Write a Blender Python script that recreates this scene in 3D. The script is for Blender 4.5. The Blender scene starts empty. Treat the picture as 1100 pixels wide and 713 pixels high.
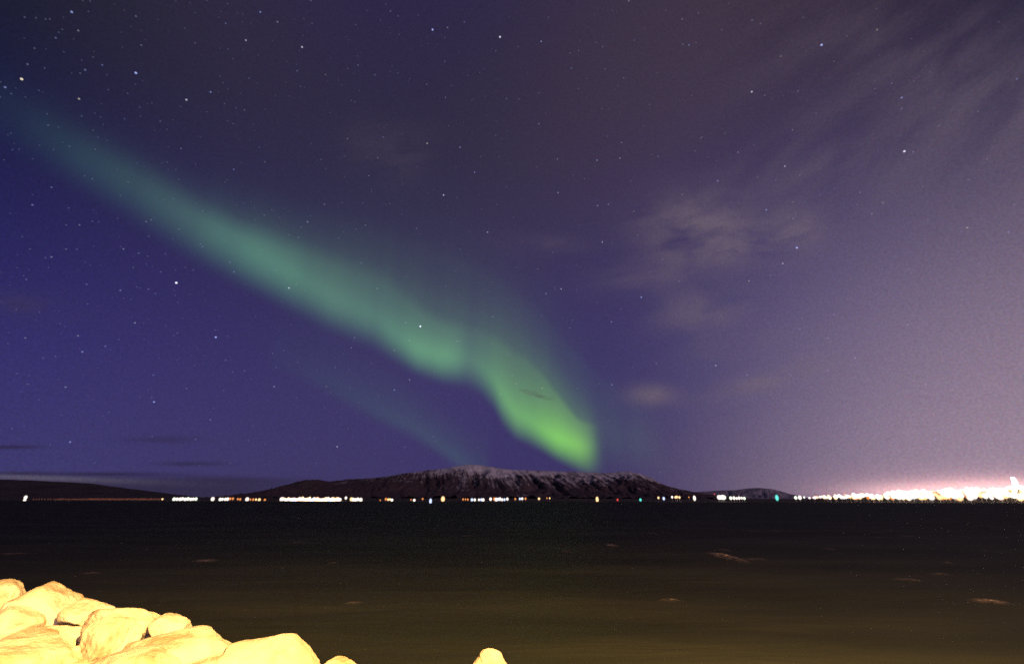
import bpy, bmesh, math, random
import numpy as np
from mathutils import Vector, Matrix, noise as mnoise

S = bpy.context.scene
COL = S.collection
R = math.radians

# ------------------------------------------------------------------ camera
F = 500.0                      # focal length in pixels of the 1100 x 713 photograph
CAM_H = 4.2                    # eye above the water
PITCH = math.atan((537.0 - 356.5) / F)
ROLL = R(0.12)
cam_d = bpy.data.cameras.new('camera')
cam = bpy.data.objects.new('camera', cam_d)
COL.objects.link(cam)
cam_d.sensor_width = 36.0
cam_d.lens = F / 1100.0 * 36.0
cam_d.clip_start = 0.05
cam_d.clip_end = 2.0e6
cam.location = (0, 0, CAM_H)
CAM_M = Matrix.Rotation(math.pi / 2 + PITCH, 3, 'X') @ Matrix.Rotation(ROLL, 3, 'Z')
cam.rotation_euler = CAM_M.to_euler()
S.camera = cam

def ray(x, y):
    """direction of photograph pixel x, y (not normalised)"""
    return CAM_M @ Vector(((x - 550.0) / F, (356.5 - y) / F, -1.0))

def at(x, y, depth):
    """point seen at pixel x, y whose distance ahead (world Y) is depth"""
    d = ray(x, y)
    return Vector((0, 0, CAM_H)) + d * (depth / d.y)

def on_water(x, y):
    d = ray(x, y)
    return Vector((0, 0, CAM_H)) + d * (CAM_H / -d.z)

def lin(c):
    c = c / 255.0
    return c / 12.92 if c <= 0.04045 else ((c + 0.055) / 1.055) ** 2.4

def L(r, g, b):
    return (lin(r), lin(g), lin(b))

# ------------------------------------------------------------------ render look
S.view_settings.view_transform = 'Standard'
S.view_settings.look = 'None'
S.view_settings.exposure = 0.0
S.view_settings.gamma = 1.0
S.view_settings.use_curve_mapping = False
S.cycles.use_denoising = False            # a long night exposure keeps its grain
S.cycles.transparent_max_bounces = 48
S.cycles.max_bounces = 6
S.cycles.sample_clamp_indirect = 3.0
S.cycles.sample_clamp_direct = 4.0
S.cycles.use_light_tree = False

# ------------------------------------------------------------------ node helper
class NG:
    def __init__(self, tree):
        self.t = tree
    def n(self, typ, **kw):
        nd = self.t.nodes.new(typ)
        for k, v in kw.items():
            setattr(nd, k, v)
        return nd
    def put(self, sock, v):
        if v is None:
            return
        if isinstance(v, bpy.types.NodeSocket):
            self.t.links.new(v, sock)
        elif isinstance(v, (tuple, list)) and sock.type == 'RGBA' and len(v) == 3:
            sock.default_value = (*v, 1.0)
        else:
            sock.default_value = v
    def m(self, op, a, b=None, c=None, clamp=False):
        nd = self.n('ShaderNodeMath', operation=op, use_clamp=clamp)
        for i, v in enumerate((a, b, c)):
            self.put(nd.inputs[i], v)
        return nd.outputs[0]
    def vm(self, op, a, b=None, scale=None):
        nd = self.n('ShaderNodeVectorMath', operation=op)
        self.put(nd.inputs[0], a)
        self.put(nd.inputs[1], b)
        if scale is not None:
            self.put(nd.inputs['Scale'], scale)
        return nd.outputs['Value'] if op in ('DOT_PRODUCT', 'LENGTH') else nd.outputs[0]
    def xyz(self, x, y, z):
        nd = self.n('ShaderNodeCombineXYZ')
        for i, v in enumerate((x, y, z)):
            self.put(nd.inputs[i], v)
        return nd.outputs[0]
    def sep(self, v):
        nd = self.n('ShaderNodeSeparateXYZ')
        self.put(nd.inputs[0], v)
        return nd.outputs
    def noise(self, vec, scale, detail=3.0, rough=0.5, dist=0.0, out='Fac'):
        nd = self.n('ShaderNodeTexNoise')
        self.put(nd.inputs['Vector'], vec)
        nd.inputs['Scale'].default_value = scale
        nd.inputs['Detail'].default_value = detail
        nd.inputs['Roughness'].default_value = rough
        nd.inputs['Distortion'].default_value = dist
        return nd.outputs[0] if out == 'Fac' else nd.outputs['Color']
    def smooth(self, v, a, b, lo=0.0, hi=1.0):
        nd = self.n('ShaderNodeMapRange', interpolation_type='SMOOTHSTEP')
        self.put(nd.inputs[0], v)
        nd.inputs[1].default_value = a
        nd.inputs[2].default_value = b
        nd.inputs[3].default_value = lo
        nd.inputs[4].default_value = hi
        return nd.outputs[0]
    def mix(self, f, a, b):
        nd = self.n('ShaderNodeMix', data_type='RGBA')
        self.put(nd.inputs[0], f)
        self.put(nd.inputs[6], a)
        self.put(nd.inputs[7], b)
        return nd.outputs[2]

# ------------------------------------------------------------------ night sky (world)
# colours of the night sky by direction: airglow, dusk blue in the north-west, town light in the east
SKY = [
    (10, 10, 18, 20, 45), (150, 60, 40, 37, 74), (275, 60, 46, 40, 78), (412, 60, 49, 41, 79), (550, 60, 49, 41, 76),
    (690, 60, 56, 47, 79), (825, 40, 61, 51, 78), (960, 30, 62, 54, 76), (1090, 5, 30, 30, 54), (1090, 110, 72, 62, 86),
    (960, 150, 78, 66, 97), (825, 150, 74, 62, 94), (690, 150, 60, 50, 84), (550, 170, 50, 43, 82), (412, 150, 49, 44, 79),
    (275, 150, 46, 44, 78), (20, 240, 42, 37, 86), (130, 290, 48, 41, 94), (20, 350, 50, 46, 108), (130, 380, 54, 48, 110),
    (275, 400, 58, 50, 106), (400, 450, 62, 55, 108), (20, 440, 57, 53, 116), (130, 450, 61, 55, 112), (275, 480, 62, 56, 106),
    (60, 500, 66, 62, 98), (300, 515, 62, 56, 90), (480, 250, 54, 50, 86), (560, 300, 56, 50, 92), (690, 300, 64, 56, 103),
    (690, 400, 74, 65, 110), (760, 480, 88, 78, 115), (825, 300, 84, 72, 109), (825, 420, 104, 91, 127), (960, 300, 104, 90, 122),
    (960, 420, 126, 110, 140), (900, 490, 124, 108, 136), (1090, 250, 112, 96, 122), (1090, 350, 132, 114, 138),
    (1090, 430, 150, 128, 150), (1000, 480, 148, 126, 148), (1090, 500, 168, 138, 156), (830, 510, 100, 88, 112),
    (720, 510, 76, 66, 96), (480, 400, 60, 52, 104), (560, 450, 62, 55, 104), (640, 460, 68, 60, 106), (480, 480, 62, 56, 104),
    (480, 15, 48, 41, 74), (345, 15, 46, 39, 76), (620, 15, 53, 45, 74), (210, 15, 40, 36, 72), (480, 120, 48, 42, 76), (620, 120, 53, 46, 78), (620, 230, 55, 48, 90), (520, 230, 52, 46, 86),
    (150, 150, 40, 38, 74), (60, 100, 34, 36, 68), (300, 250, 48, 44, 84), (350, 330, 52, 46, 94),
]
def dusty(x, y, r, g, b):
    k = max(0.0, min(1.0, (430 - y) / 150.0)) * max(0.0, min(1.0, (1000 - x) / 250.0))
    k *= 0.45 if x < 140 else 1.0
    q = max(0.0, min(1.0, (x - 820) / 150.0)) * max(0.0, min(1.0, (y - 180) / 150.0))
    return r + 2 * k - 6 * q, g + 2 * k - 2 * q, b - 7 * k - 4 * q
CENT = [(x, y) for y in (0, 130, 260, 380, 500) for x in (0, 220, 440, 660, 880, 1100)]
KS = 7.0
def build_world():
    w = bpy.data.worlds.new('World')
    S.world = w
    w.use_nodes = True
    t = w.node_tree
    t.nodes.clear()
    g = NG(t)
    D = [ray(x, y).normalized() for x, y in CENT]
    P = [ray(s[0], s[1]).normalized() for s in SKY]
    A = np.array([[math.exp(KS * (p.dot(d) - 1)) for d in D] for p in P])
    base = np.array(L(36, 33, 62))
    T = np.array([L(*dusty(*s)) for s in SKY]) - base
    lam = 0.012
    C = np.linalg.solve(A.T @ A + lam * np.eye(len(D)), A.T @ T)
    tc = g.n('ShaderNodeTexCoord')
    d = g.vm('NORMALIZE', tc.outputs['Generated'])
    acc = tuple(base)
    for dd, c in zip(D, C):
        dot = g.vm('DOT_PRODUCT', d, tuple(dd))
        e = g.m('EXPONENT', g.m('MULTIPLY_ADD', dot, KS, -KS))
        acc = g.vm('ADD', acc, g.vm('SCALE', tuple(float(v) for v in c), scale=e))
    acc = g.vm('MAXIMUM', acc, (0.004, 0.004, 0.012))
    sx, sy, sz = g.sep(d)
    front = g.smooth(sy, 0.15, 0.35)
    yy = g.m('MAXIMUM', sy, 0.12)
    U = g.m('DIVIDE', sx, yy)
    V = g.m('DIVIDE', sz, yy)
    def uv(x, y):
        r = ray(x, y)
        return r.x / r.y, r.z / r.y
    def blob(x, y, wx, wy, ang=0.0):
        """soft ellipse of the sky centred on the direction of pixel x, y; wx, wy half widths there, ang its tilt"""
        u0, v0 = uv(x, y)
        ru = abs(uv(x + wx, y)[0] - u0)
        rv = abs(uv(x, y - wy)[1] - v0)
        ca, sa = math.cos(ang), math.sin(ang)
        du = g.m('SUBTRACT', U, u0)
        dv = g.m('SUBTRACT', V, v0)
        a = g.m('DIVIDE', g.m('ADD', g.m('MULTIPLY', du, ca), g.m('MULTIPLY', dv, sa)), ru)
        b = g.m('DIVIDE', g.m('SUBTRACT', g.m('MULTIPLY', dv, ca), g.m('MULTIPLY', du, sa)), rv)
        q = g.m('ADD', g.m('MULTIPLY', a, a), g.m('MULTIPLY', b, b))
        return g.m('EXPONENT', g.m('MULTIPLY', q, -1.0))
    # glow of the town low over the eastern shore
    for (x, y, wx, wy, col) in ((1110, 522, 190, 20, (0.16, 0.08, 0.08)), (985, 530, 75, 9, (0.50, 0.28, 0.26)), (1085, 526, 105, 11, (0.85, 0.42, 0.36)),
                                (1050, 500, 260, 60, (0.030, 0.020, 0.026))):
        acc = g.vm('ADD', acc, g.vm('SCALE', col, scale=g.m('MULTIPLY', blob(x, y, wx, wy), front)))
    # thin clouds lit from the town
    rot = g.n('ShaderNodeMapping')
    g.put(rot.inputs[0], g.xyz(U, V, 0.0))
    rot.vector_type = 'TEXTURE'
    rot.inputs['Rotation'].default_value = (0, 0, R(40))
    rot.inputs['Scale'].default_value = (1.0, 0.2, 1.0)
    streak = g.smooth(g.noise(rot.outputs[0], 2.2, 3, 0.5, 0.3), 0.30, 0.75)
    rot2 = g.n('ShaderNodeMapping')
    g.put(rot2.inputs[0], g.xyz(U, V, 3.7))
    rot2.vector_type = 'TEXTURE'
    rot2.inputs['Rotation'].default_value = (0, 0, R(12))
    rot2.inputs['Scale'].default_value = (1.0, 0.4, 1.0)
    wisp = g.smooth(g.noise(rot2.outputs[0], 6.0, 3, 0.5, 0.4), 0.22, 0.68)
    clouds = None
    for (x, y, wx, wy, ang, amt, nz) in (
            (985, 80, 190, 90, R(30), 0.32, streak), (1090, 120, 90, 60, R(30), 0.28, streak), (870, 190, 130, 40, R(20), 0.24, streak),
            (745, 235, 55, 30, R(8), 0.95, wisp), (785, 265, 75, 22, R(6), 1.1, wisp), (750, 335, 46, 24, R(12), 0.8, wisp),
            (690, 298, 50, 14, R(5), 0.55, wisp), (850, 240, 36, 18, R(20), 0.6, wisp),
            (700, 424, 25, 11, 0.0, 1.1, None), (805, 416, 48, 11, R(14), 0.85, wisp), (850, 400, 50, 14, R(16), 0.5, wisp),
            (578, 263, 42, 10, R(-4), 0.5, wisp), (425, 165, 34, 30, R(-40), 0.35, wisp), (385, 150, 24, 24, 0.0, 0.3, wisp),
            (30, 328, 60, 14, R(-6), 0.55, wisp), (800, 370, 60, 14, R(10), 0.35, wisp)):
        e = g.m('MULTIPLY', blob(x, y, wx, wy, ang), amt)
        if nz is not None:
            e = g.m('MULTIPLY', e, nz)
        clouds = e if clouds is None else g.m('ADD', clouds, e)
    clouds = g.m('MULTIPLY', g.m('MINIMUM', clouds, 1.0), front)
    lit = g.smooth(U, -1.0, 0.9)
    ccol = g.mix(lit, L(66, 58, 78), L(120, 106, 118))
    acc = g.mix(g.m('MULTIPLY', clouds, 0.62), acc, ccol)
    # low stratus over the western horizon
    nz = g.noise(g.xyz(g.m('MULTIPLY', U, 1.6), g.m('MULTIPLY', V, 30.0), 0.0), 2.0, 4, 0.55)
    vj = g.m('MULTIPLY_ADD', nz, 0.018, g.m('SUBTRACT', V, 0.009))
    west = g.smooth(U, -0.25, -0.62)
    band = g.m('MULTIPLY', g.smooth(vj, 0.052, 0.034), west)
    acc = g.mix(g.m('MULTIPLY', band, 0.8), acc, L(47, 41, 62))
    pale = g.m('MULTIPLY', blob(20, 512, 130, 3.5, R(-2)), g.m('MULTIPLY', front, 0.7))
    acc = g.mix(pale, acc, L(96, 90, 108))
    for (x, y, wx, wy, am) in ((10, 480, 34, 2.2, 0.75), (175, 472, 40, 4.0, 0.4), (205, 498, 36, 2.4, 0.6), (20, 508, 40, 2.0, 0.7), (110, 509, 70, 2.2, 0.8)):
        acc = g.mix(g.m('MULTIPLY', blob(x, y, wx, wy), g.m('MULTIPLY', front, am)), acc, L(44, 38, 62))
    # camera grain imitated by fine noise multiplied into the sky colour
    gr = g.noise(d, 330.0, 1.0, 0.6, out='Color')
    acc = g.vm('MULTIPLY', acc, g.vm('ADD', g.vm('ADD', g.vm('SCALE', gr, scale=0.34), g.vm('SCALE', (1, 1, 1), scale=g.m('MULTIPLY', g.noise(d, 300.0, 1.0, 0.6), 0.40))), (0.63, 0.63, 0.63)))
    bg = g.n('ShaderNodeBackground')
    g.put(bg.inputs[0], acc)
    bg.inputs[1].default_value = 1.0
    out = g.n('ShaderNodeOutputWorld')
    t.links.new(bg.outputs[0], out.inputs[0])
    w.cycles.sampling_method = 'MANUAL'
    w.cycles.sample_map_resolution = 512
build_world()

# weak pink sun lamp added to brighten the mountain, from behind to the right
sun_d = bpy.data.lights.new('mountain_fill', 'SUN')
sun = bpy.data.objects.new('mountain_fill', sun_d)
COL.objects.link(sun)
sun_d.energy = 0.95
sun_d.angle = R(0.5)
sun_d.color = (1.0, 0.68, 0.76)
sun.rotation_euler = Vector((-0.42, 0.88, -0.17)).to_track_quat('-Z', 'Y').to_euler()

# ------------------------------------------------------------------ object helpers
def mesh_obj(name, verts, faces, mats, smooth=True, parent=None):
    me = bpy.data.meshes.new(name)
    me.from_pydata([tuple(v) for v in verts], [], faces)
    me.update()
    for mm in (mats if isinstance(mats, (list, tuple)) else [mats]):
        me.materials.append(mm)
    if smooth:
        me.polygons.foreach_set('use_smooth', [True] * len(me.polygons))
    o = bpy.data.objects.new(name, me)
    COL.objects.link(o)
    if parent:
        o.parent = parent
    return o

def bm_obj(name, bm, mats, smooth=True, parent=None):
    me = bpy.data.meshes.new(name)
    bm.to_mesh(me)
    bm.free()
    for mm in (mats if isinstance(mats, (list, tuple)) else [mats]):
        me.materials.append(mm)
    if smooth:
        me.polygons.foreach_set('use_smooth', [True] * len(me.polygons))
    o = bpy.data.objects.new(name, me)
    COL.objects.link(o)
    if parent:
        o.parent = parent
    return o

def tag(o, label=None, cat=None, group=None, kind=None):
    if label: o['label'] = label
    if cat: o['category'] = cat
    if group: o['group'] = group
    if kind: o['kind'] = kind
    return o

def copy_of(o, loc, scale=None):
    c = o.copy()
    COL.objects.link(c)
    c.location = loc
    if scale is not None:
        c.scale = scale
    return c

def grid_obj(name, pts, nx, ny, mats, smooth=True):
    faces = [(j * nx + i, j * nx + i + 1, (j + 1) * nx + i + 1, (j + 1) * nx + i) for j in range(ny - 1) for i in range(nx - 1)]
    return mesh_obj(name, pts, faces, mats, smooth)

def new_mat(name):
    mt = bpy.data.materials.new(name)
    mt.use_nodes = True
    t = mt.node_tree
    t.nodes.clear()
    g = NG(t)
    out = g.n('ShaderNodeOutputMaterial')
    return mt, g, out

def bsdf(g, out, **kw):
    b = g.n('ShaderNodeBsdfPrincipled')
    for k, v in kw.items():
        g.put(b.inputs[k], v)
    g.t.links.new(b.outputs[0], out.inputs[0])
    return b

def glow_mat(name, col, strength, sampling='NONE', soft=0.0):
    mt, g, out = new_mat(name)
    e = g.n('ShaderNodeEmission')
    g.put(e.inputs[0], tuple(col))
    e.inputs[1].default_value = strength
    if soft:
        # a ball of light thin at its rim: light passes through it and it adds its own
        lw = g.n('ShaderNodeLayerWeight')
        lw.inputs['Blend'].default_value = 0.5
        f = g.m('POWER', g.m('SUBTRACT', 1.0, lw.outputs['Facing']), soft)
        g.put(e.inputs[1], g.m('MULTIPLY', f, strength * 0.5))
        tr = g.n('ShaderNodeBsdfTransparent')
        ad = g.n('ShaderNodeAddShader')
        g.t.links.new(e.outputs[0], ad.inputs[0])
        g.t.links.new(tr.outputs[0], ad.inputs[1])
        g.t.links.new(ad.outputs[0], out.inputs[0])
    else:
        g.t.links.new(e.outputs[0], out.inputs[0])
    mt.cycles.emission_sampling = sampling
    return mt

def fbm(x, y, z=0.0, o=5, s=1.0):
    return mnoise.fractal(Vector((x * s, y * s, z)), 1.0, 2.0, o)

# ------------------------------------------------------------------ materials
def mat_water():
    mt, g, out = new_mat('sea_water')
    geo = g.n('ShaderNodeNewGeometry')
    p = geo.outputs['Position']
    mp = g.n('ShaderNodeMapping')
    g.put(mp.inputs[0], p)
    mp.inputs['Rotation'].default_value = (0, 0, R(14))
    mp.inputs['Scale'].default_value = (0.35, 1.0, 1.0)
    n1 = g.noise(mp.outputs[0], 0.35, 4, 0.55, 0.5)
    n2 = g.noise(mp.outputs[0], 0.05, 3, 0.5, 0.2)
    h = g.m('ADD', g.m('MULTIPLY', n1, 0.35), g.m('MULTIPLY', n2, 1.2))
    bp = g.n('ShaderNodeBump')
    bp.inputs['Strength'].default_value = 0.55
    bp.inputs['Distance'].default_value = 1.0
    g.put(bp.inputs['Height'], h)
    tint = g.smooth(g.noise(mp.outputs[0], 0.12, 3, 0.5), 0.35, 0.7)
    col = g.mix(tint, (0.020, 0.023, 0.013), (0.042, 0.044, 0.026))
    df = g.n('ShaderNodeBsdfDiffuse')
    g.put(df.inputs[0], col)
    g.put(df.inputs['Normal'], bp.outputs[0])
    gl = g.n('ShaderNodeBsdfGlossy')
    g.put(gl.inputs[0], (0.9, 0.95, 0.9))
    gl.inputs['Roughness'].default_value = 0.42
    g.put(gl.inputs['Normal'], bp.outputs[0])
    mx = g.n('ShaderNodeMixShader')
    mx.inputs[0].default_value = 0.055
    g.t.links.new(df.outputs[0], mx.inputs[1])
    g.t.links.new(gl.outputs[0], mx.inputs[2])
    g.t.links.new(mx.outputs[0], out.inputs[0])
    return mt

def mat_mountain():
    mt, g, out = new_mat('snowy_rock')
    geo = g.n('ShaderNodeNewGeometry')
    x, y, z = g.sep(geo.outputs['Position'])
    nx, ny, nz = g.sep(geo.outputs['Normal'])
    fall = g.xyz(g.m('MULTIPLY_ADD', z, 0.55, x), 0.0, g.m('MULTIPLY', z, 0.16))
    streak = g.noise(fall, 0.017, 6, 0.62, 0.6)
    broad = g.noise(geo.outputs['Position'], 0.0014, 5, 0.6, 0.5)
    v = g.m('ADD', g.m('MULTIPLY_ADD', z, 0.0018, -0.78), g.m('ADD', g.m('MULTIPLY_ADD', streak, 1.7, -0.36), g.m('MULTIPLY_ADD', broad, 1.8, -0.55)))
    v = g.m('ADD', v, g.m('MULTIPLY', nz, 0.25))
    v = g.m('ADD', v, g.smooth(x, -2600.0, 300.0, -0.16, 0.12))
    snow = g.smooth(v, 0.80, 1.45)
    rock = g.mix(g.noise(geo.outputs['Position'], 0.012, 4, 0.6), (0.070, 0.046, 0.052), (0.115, 0.082, 0.088))
    col = g.mix(snow, rock, (0.78, 0.75, 0.77))
    b = bsdf(g, out, **{'Base Color': col, 'Roughness': 0.95, 'Specular IOR Level': 0.1})
    return mt

def mat_plain(name, a, b_, scale, rough=0.95):
    mt, g, out = new_mat(name)
    geo = g.n('ShaderNodeNewGeometry')
    n = g.noise(geo.outputs['Position'], scale, 5, 0.6)
    bsdf(g, out, **{'Base Color': g.mix(g.smooth(n, 0.3, 0.7), a, b_), 'Roughness': rough, 'Specular IOR Level': 0.15})
    return mt

def mat_rock(name, a, b_, scale):
    mt, g, out = new_mat(name)
    tc = g.n('ShaderNodeTexCoord')
    oi = g.n('ShaderNodeObjectInfo')
    p = g.vm('ADD', tc.outputs['Object'], g.vm('SCALE', (17.0, 9.0, 5.0), scale=oi.outputs['Random']))
    n1 = g.noise(p, 1.5 * scale, 6, 0.6, 0.8)
    n2 = g.noise(p, 14.0 * scale, 5, 0.65)
    col = g.mix(g.smooth(n1, 0.32, 0.68), a, b_)
    speck = g.smooth(n2, 0.60, 0.72)
    col = g.mix(g.m('MULTIPLY', speck, 0.5), col, (0.20, 0.15, 0.11))
    bp = g.n('ShaderNodeBump')
    bp.inputs['Strength'].default_value = 0.8
    bp.inputs['Distance'].default_value = 0.06
    g.put(bp.inputs['Height'], g.m('ADD', g.m('MULTIPLY', n1, 1.0), g.m('MULTIPLY', n2, 0.6)))
    b = bsdf(g, out, **{'Base Color': col, 'Roughness': 0.9, 'Specular IOR Level': 0.2})
    g.put(b.inputs['Normal'], bp.outputs[0])
    return mt

M_WATER = mat_water()
M_MOUNT = mat_mountain()
M_SNOW = mat_plain('far_snow', (0.20, 0.19, 0.24), (0.42, 0.40, 0.46), 0.003)
M_HILL = mat_plain('dark_moor', (0.05, 0.038, 0.04), (0.085, 0.066, 0.07), 0.004)
M_HEAD = mat_plain('dark_headland', (0.016, 0.013, 0.012), (0.028, 0.022, 0.02), 0.02)
M_SHORE = mat_plain('dark_shore', (0.05, 0.040, 0.035), (0.10, 0.075, 0.06), 0.02)
M_ROCK = mat_rock('pale_basalt', (0.27, 0.20, 0.13), (0.62, 0.58, 0.50), 1.0)
M_BANK = mat_rock('bank_rubble', (0.30, 0.25, 0.18), (0.50, 0.44, 0.34), 1.5)
M_METAL = mat_plain('galvanised_metal', (0.30, 0.30, 0.30), (0.40, 0.40, 0.41), 8.0, 0.5)
M_ASPHALT = mat_plain('asphalt', (0.045, 0.045, 0.045), (0.06, 0.06, 0.058), 20.0)
M_WALL = mat_plain('painted_concrete', (0.45, 0.43, 0.40), (0.55, 0.53, 0.5), 0.5)

# ------------------------------------------------------------------ setting: water, far land, hills
def build_water():
    ys = [-3000, -200, -20, 0, 6, 10, 14, 18, 24, 32, 44, 60, 90, 140, 220, 400, 800, 1600, 3200, 8000, 20000, 80000]
    nx = 41
    pts = []
    for y in ys:
        w = max(60, abs(y) * 2.2) + 40
        for i in range(nx):
            pts.append((w * (i / (nx - 1) * 2 - 1), y, 0.0))
    o = grid_obj('sea', pts, nx, len(ys), M_WATER)
    tag(o, 'dark rippled sea water filling the fjord', kind='structure')
build_water()

def interp(tab, x):
    xs = [t[0] for t in tab]
    return float(np.interp(x, xs, [t[1] for t in tab]))

def ridge_hill(name, outline, y_ridge, y_foot, y_back, nx, ny, mat, rough_amp, seed, label, gully=0.0, nose=1.0):
    """a hill whose skyline runs through the outline (pixels of the skyline seen from the shore) at distance y_ridge"""
    prof = [at(x, y, y_ridge) for x, y in outline]
    tab = [(p.x, max(0.0, p.z)) for p in prof]
    x0, x1 = tab[0][0], tab[-1][0]
    pts = []
    for j in range(ny):
        t = j / (ny - 1)
        # half of the rows on the front face, the rest on the plateau and the back
        if t < 0.72:
            s = t / 0.72
            yy = y_foot + (y_ridge - y_foot) * s
            # talus apron below, cliff above
            frac = 0.05 + 0.95 * (0.42 * s ** 1.25 + 0.58 * max(0.0, (s - 0.42) / 0.58) ** 1.15)
        else:
            s = (t - 0.72) / 0.28
            yy = y_ridge + (y_back - y_ridge) * s
            frac = (1.0 - s) ** 0.7 * 0.985 + 0.0
        for i in range(nx):
            xr = x0 + (x1 - x0) * i / (nx - 1)
            # jitter the ridge line in plan, so its spurs come forward
            spur = fbm(xr / 900.0, seed, 0.0, 4) * (y_ridge - y_foot) * 0.10
            zr = interp(tab, xr)
            f2 = frac
            if t < 0.72 and gully:
                gx = xr + 0.5 * zr * frac + 120 * fbm(xr / 500.0, yy / 900.0, seed, 3)
                rid = 1.0 - abs(fbm(gx / (330.0 + 150.0 * fbm(xr / 1500.0, 4.0, 0.0, 2)), seed + yy / 2600.0, 2.0, 5)) * 1.9
                wgt = 4 * frac * (1 - frac)
                f2 = frac + gully * (rid - 0.45) * wgt * 0.30
            z = zr * max(0.0, f2)
            z += rough_amp * fbm(xr / 120.0, yy / 120.0, seed, 4) * min(1.0, zr / 150.0) * (0.3 if 0.66 < t < 0.78 else 1.0)
            # keep perspective: points nearer than the ridge stay under the same sight line
            pts.append((xr * (1.0 if t >= 0.72 else (0.75 + 0.25 * t / 0.72)), yy + spur * (1 - abs(2 * t - 1)), max(z, -5.0)))
    o = grid_obj(name, pts, nx, ny, mat)
    tag(o, label, kind='structure')
    return o

ESJA = [(228, 537), (250, 533), (275, 528.5), (300, 524), (318, 519), (330, 515.5), (342, 515), (352, 516.5), (375, 514), (400, 513.2), (425, 511), (440, 508),
        (460, 504), (480, 502.5), (492, 500), (503, 498.6), (515, 499), (530, 501.5), (545, 504), (570, 505), (600, 506), (625, 507),
        (650, 508), (662, 507), (675, 506), (688, 508.5), (697, 512), (706, 517), (720, 522), (735, 526), (755, 530), (780, 533), (800, 536)]
ridge_hill('mountain', ESJA, 9200.0, 5200.0, 13000.0, 520, 90, M_MOUNT, 26.0, 3.1,
           'long flat topped mountain with snow streaked gullies across the water', gully=0.45)
ridge_hill('hill', [(-260, 519), (-120, 514), (0, 514.5), (30, 515.5), (60, 517), (100, 519), (118, 522), (135, 525.5), (155, 530), (172, 533.5), (190, 537)],
           7000.0, 4400.0, 9000.0, 120, 40, M_HILL, 10.0, 8.3, 'low dark hill at the far left horizon')
ridge_hill('far_ridge', [(700, 536), (740, 528.5), (765, 527), (790, 526), (806, 524), (818, 523.6), (832, 525.5), (846, 530), (870, 535), (900, 537)],
           12500.0, 9500.0, 15000.0, 120, 40, M_SNOW, 14.0, 5.5, 'faint snowy ridge far behind, right of the mountain', gully=0.4)

SHORE_D = 1500.0
def build_far_shore():
    # low coastal plain along the far side of the fjord
    nx, ny = 160, 26
    pts = []
    for j in range(ny):
        t = j / (ny - 1)
        for i in range(nx):
            u = i / (nx - 1) * 2 - 1
            y0 = SHORE_D * (0.995 + 0.01 * fbm(u * 9.0, 0.3, 0, 3))
            y = y0 + (7200 - y0) * t ** 2.0
            x = u * (y * 1.5 + 300)
            z = -0.6 + 2.6 * min(1.0, t * 10) + 26 * t ** 1.3 + 2.2 * fbm(x / 200.0, y / 300.0, 1.0, 3) * min(1, t * 6)
            pts.append((x, y, z))
    o = grid_obj('far_shore', pts, nx, ny, M_SHORE)
    tag(o, 'low dark coastal plain along the far side of the water', kind='structure')
build_far_shore()

CITY_D = 1250.0
def city_ground(x, y):
    """height of the town's low headland"""
    px = 550 + F * (x / y) / 1.0 * (math.cos(PITCH) + 0.0)
    return 0.0
CITY_TOP = [(855, 536.0), (868, 533.0), (885, 530.5), (900, 529.5), (925, 529), (950, 528), (965, 526.5), (985, 526), (1000, 524.5), (1020, 524), (1040, 522.5), (1060, 523.5),
            (1075, 523), (1085, 521), (1100, 519.5), (1160, 516)]
def build_headland():
    nx, ny = 90, 16
    pts = []
    for j in range(ny):
        t = j / (ny - 1)
        for i in range(nx):
            px = 846 + (1240 - 846) * i / (nx - 1)
            py = interp(CITY_TOP, px)
            d = CITY_D + 260.0 * t
            p = at(px, py + 4.0, CITY_D + 200.0)
            base = at(px, 537, d)
            s = min(1.0, t / 0.77) if t <= 0.77 else 1.0 - (t - 0.77) / 0.23
            ss = s * s * (3 - 2 * s)
            z = -0.8 + (max(p.z, 1.2) + 0.8) * ss
            pts.append((base.x, d + 10 * fbm(base.x / 120.0, 2.0, 0, 3), z + 0.6 * fbm(base.x / 30.0, d / 30.0, 0, 3) * ss))
    o = grid_obj('headland', pts, nx, ny, M_HEAD)
    tag(o, 'low dark headland carrying the town lights on the right', kind='structure')
build_headland()

# bank under the boulders and the walkway the photographer stands on
CREST = [(-30, 17.0), (-14, 11.8), (-8, 9.2), (-5.5, 8.0), (-3.2, 6.9), (-1.6, 6.2), (0, 5.6), (2.5, 5.0), (6, 4.2), (14, 3.2), (30, 2.0)]
def bank_z(x, y):
    c = interp(CREST, x)
    if y < c - 3.2:
        return 2.55
    if y < c:
        return 2.55 - (y - c + 3.2) / 3.2 * 0.75
    return 1.80 - (y - c) * 0.62
def build_bank():
    nx, ny = 150, 70
    pts = []
    for j in range(ny):
        for i in range(nx):
            x = -30 + 60 * i / (nx - 1)
            c = interp(CREST, x)
            y = c - 3.4 + 8.4 * j / (ny - 1)
            pts.append((x, y, bank_z(x, y) + 0.10 * fbm(x * 1.3, y * 1.3, 0, 4)))
    tag(grid_obj('embankment', pts, nx, ny, M_BANK), 'rubble bank under the boulders', kind='structure')
    pts = []
    for j in range(8):
        for i in range(61):
            x = -30 + i
            c = interp(CREST, x)
            pts.append((x, -14 + (c - 3.3 + 14) * j / 7, 2.54 + 0.004 * (j % 2)))
    tag(grid_obj('promenade', pts, 61, 8, M_ASPHALT), 'asphalt promenade along the shore', kind='structure')
build_bank()

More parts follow.
